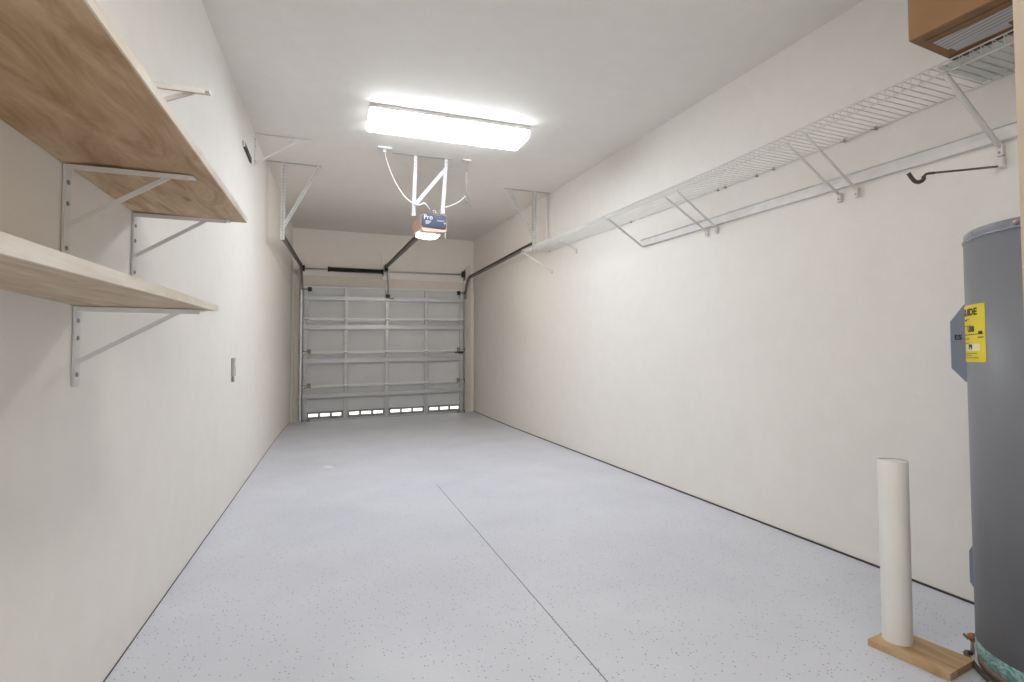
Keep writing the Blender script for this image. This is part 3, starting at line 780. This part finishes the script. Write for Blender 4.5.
def rad(a, r, z): return Vector((HX + r * math.cos(a), HYc + r * math.sin(a), z))
# vertical seam and a small rim screw
a = math.radians(178)
sm = bmesh.new(); bmesh.ops.create_uvsphere(sm, u_segments=12, v_segments=8, radius=.0065, matrix=Matrix.Translation(rad(a, HR, 1.334)))
obj('rim_screw', sm, M['salmon'], wh)
ca = math.radians(101); cd = Vector((math.cos(ca), math.sin(ca), 0)); cs = Vector((-math.sin(ca), math.cos(ca), 0))
ctr = Vector((HX, HYc, 0))
m = MB().prism([(.15, .864), (.246, .864), (.285, .910), (.285, 1.066), (.246, 1.121), (.15, 1.121)], ctr - cs * .09, cd, (0, 0, 1), cs * .18)
uc = obj('access_cover', m, M['cover'], wh, 'blue-grey boxy side cover', bevel=.003)
bm = text_bm('ES', .022, .0004, .0009)
R3 = Matrix((( -cd.x, 0, cs.x), (-cd.y, 0, cs.y), (0, 1, 0))).to_4x4()
bmesh.ops.transform(bm, matrix=Matrix.Translation(ctr + cs * .0904 + cd * .262 + Vector((0, 0, 1.012))) @ R3, verts=bm.verts[:])
obj('lettering', bm, M['ink'], uc)
m = MB().prism([(.15, .190), (.248, .190), (.258, .208), (.258, .308), (.248, .328), (.15, .328)], ctr - cs * .075, cd, (0, 0, 1), cs * .150)
obj('lower_access_cover', m, M['cover'], wh, 'slim blue-grey lower cover', bevel=.003)
# curved yellow energy label
A0, A1, Z0, Z1 = math.radians(119.5), math.radians(156), .930, 1.112
def patch(a0, a1, z0, z1, off, n=14):
    mb = MB(); vs = []
    for i in range(n + 1):
        a = a0 + (a1 - a0) * i / n
        for z in (z0, z1):
            for r in (HR + off - .0008, HR + off): vs.append(rad(a, r, z))
    fs = []
    for i in range(n):
        p, q = 4 * i, 4 * i + 4
        fs += [(p + 1, q + 1, q + 3, p + 3), (p, p + 2, q + 2, q), (p, q, q + 1, p + 1), (p + 2, p + 3, q + 3, q + 2)]
    fs += [(0, 1, 3, 2), (4 * n, 4 * n + 2, 4 * n + 3, 4 * n + 1)]
    return mb._add(vs, fs)
lab = obj('energy_label', patch(A0, A1, Z0, Z1, .0012), M['yellow'], wh, 'yellow energy label')
def wrap_text(txt, size, frac, z, sx=1.0, bold=0.0):
    bm = text_bm(txt, size, .0002, bold)
    ac = A0 + (A1 - A0) * (1 - frac) if False else A0 + (A1 - A0) * frac
    for v in bm.verts:
        v.co = rad(ac + v.co.x * sx / HR, HR + .0016 + v.co.z, z + v.co.y)
    return bm
for txt, size, fr, z, sx in (('GUIDE', .030, .46, 1.088, 1.25), ('US8', .024, .55, 1.034, 1.15), ('P9', .024, .52, .977, 1.1)):
    obj('print', wrap_text(txt, size, fr, z, sx, .0011), M['ink'], lab)
for fa, fb, z, hgt in ((.22, .36, 1.062, .005), (.36, .50, 1.066, .0015), (.05, .95, 1.0165, .0022), (.15, .55, 1.045, .0016), (.12, .50, 1.004, .002), (.80, .95, 1.006, .003), (.12, .45, .990, .0015), (.12, .75, .957, .0015), (.12, .55, .950, .0015), (.12, .80, .943, .0015), (.82, .93, 1.0185, .008)):
    obj('print_line', patch(A0 + (A1 - A0) * fa, A0 + (A1 - A0) * fb, z, z + hgt, .0018, 6), M['ink'], lab)
obj('print_panel', patch(A0 + (A1 - A0) * .28, A0 + (A1 - A0) * .85, .966, .988, .0014, 6), M['paper'], lab)
# drain valve and discharge tube
va = math.radians(119); vd = Vector((math.cos(va), math.sin(va), 0)); vs_ = Vector((-math.sin(va), math.cos(va), 0))
vb = ctr + vd * (HR - .004) + Vector((0, 0, .032))
m = MB().tube([vb, vb + vd * .014, vb + vd * .020, vb + vd * .025], [.014, .014, .011, .007], 12)
valve = obj('drain_valve', m, M['brass'], wh, 'tarnished copper drain valve')
obj('lever', MB().bar(vb + vd * .022 + Vector((0, 0, -.008)), vb + vd * .034 + Vector((0, 0, .004)), .012, .005), M['dgalv'], valve)
obj('discharge_tube', MB().tube([vb + vd * .012 - Vector((0, 0, .008)), vb + vd * .012 - Vector((0, 0, .052))], .0055, 10), simple('pinkish_plastic_tube', (.52, .42, .38), .5), valve)
pts = [ctr + vd * (HR + .010) + vs_ * .002 + Vector((0, 0, zf + .010)), ctr + vd * (HR + .022) + vs_ * .03 + Vector((0, 0, zf + .010)), ctr + Vector((-.262, .10, zf + .010)), ctr + Vector((-.285, .02, zf + .010)), ctr + Vector((-.290, -.10, zf + .010))]
tag(obj('drain_hose', MB().tube(smooth(pts, 5), .0075, 10), M['rubber']), 'dark hose on the floor curving round the foot of the water heater', 'hose')

# ------------------------------------------------------------------ white pipe standing on a wooden block
pu = Vector((math.cos(math.radians(10)), math.sin(math.radians(10)), 0)); pv = Vector((pu.y, -pu.x, 0))
pc = Vector((1.825, 1.260, 0)); pz = fz(1.25)
m = MB().obox(pc + Vector((0, 0, pz + .0115)), pu * .082, pv * .116, (0, 0, .0112))
tag(obj('wooden_plank', m, M['pine'], bevel=.0015), 'short wooden plank on the floor beneath the white upright pipe', 'plank')
px, py = 1.812, 1.322; z0 = pz + .0228
t = thing('plastic_pipe', (px, py, z0), 'thick white plastic pipe standing upright on the short wooden plank', 'pipe')
obj('pipe', MB().lathe((px, py, 0), [(.0435, z0), (.0435, .594), (.0420, .5965), (.0400, .5965)], 48, caps=False), M['pvc'], t)
obj('cap', MB().lathe((px, py, 0), [(.0398, .566), (.0398, .5945)], 48), M['pvc'], t)

# ------------------------------------------------------------------ light
def area(name, loc, rot, sx, sy, power, col):
    l = bpy.data.lights.new(name, 'AREA'); l.shape = 'RECTANGLE'; l.size = sx; l.size_y = sy; l.energy = power; l.color = col
    o = bpy.data.objects.new(name, l); C.objects.link(o); o.location = loc; o.rotation_euler = rot; return o
# added fill light under the ceiling at the near end, out of view
area('near_fill', (.45, .85, cz(.85) - .06), (0, 0, 0), .3, 1.2, 11, (1.0, .98, .95))
# added soft fill behind the camera; the near wall has no doorway
area('back_fill', (-.05, -1.45, 1.05), (PI / 2, 0, PI), .9, 1.9, 18, (.97, .985, 1.0)).rotation_euler = (-PI / 2, 0, 0)
w = bpy.data.worlds.new('World'); bpy.context.scene.world = w; w.use_nodes = True
w.node_tree.nodes['Background'].inputs[0].default_value = (.8, .85, .9, 1); w.node_tree.nodes['Background'].inputs[1].default_value = .3

# ------------------------------------------------------------------ camera
cam = bpy.data.cameras.new('camera'); co = bpy.data.objects.new('camera', cam); C.objects.link(co)
cam.sensor_width = 36; cam.lens = 533.18 / 1024 * 36; cam.clip_start = .02
r = Vector((0.94795, -0.31841, -0.00101)); u = Vector((-0.01053, -0.03451, 0.99935)); f = Vector((0.31824, 0.94732, 0.03606))
mw = Matrix((( r.x, u.x, -f.x, 0), (r.y, u.y, -f.y, 0), (r.z, u.z, -f.z, .93761), (0, 0, 0, 1)))
co.matrix_world = mw
sc = bpy.context.scene; sc.camera = co
sc.view_settings.view_transform = 'Standard'; sc.view_settings.look = 'None'; sc.view_settings.gamma = 1
sc.view_settings.use_curve_mapping = False; sc.view_settings.exposure = 0.50
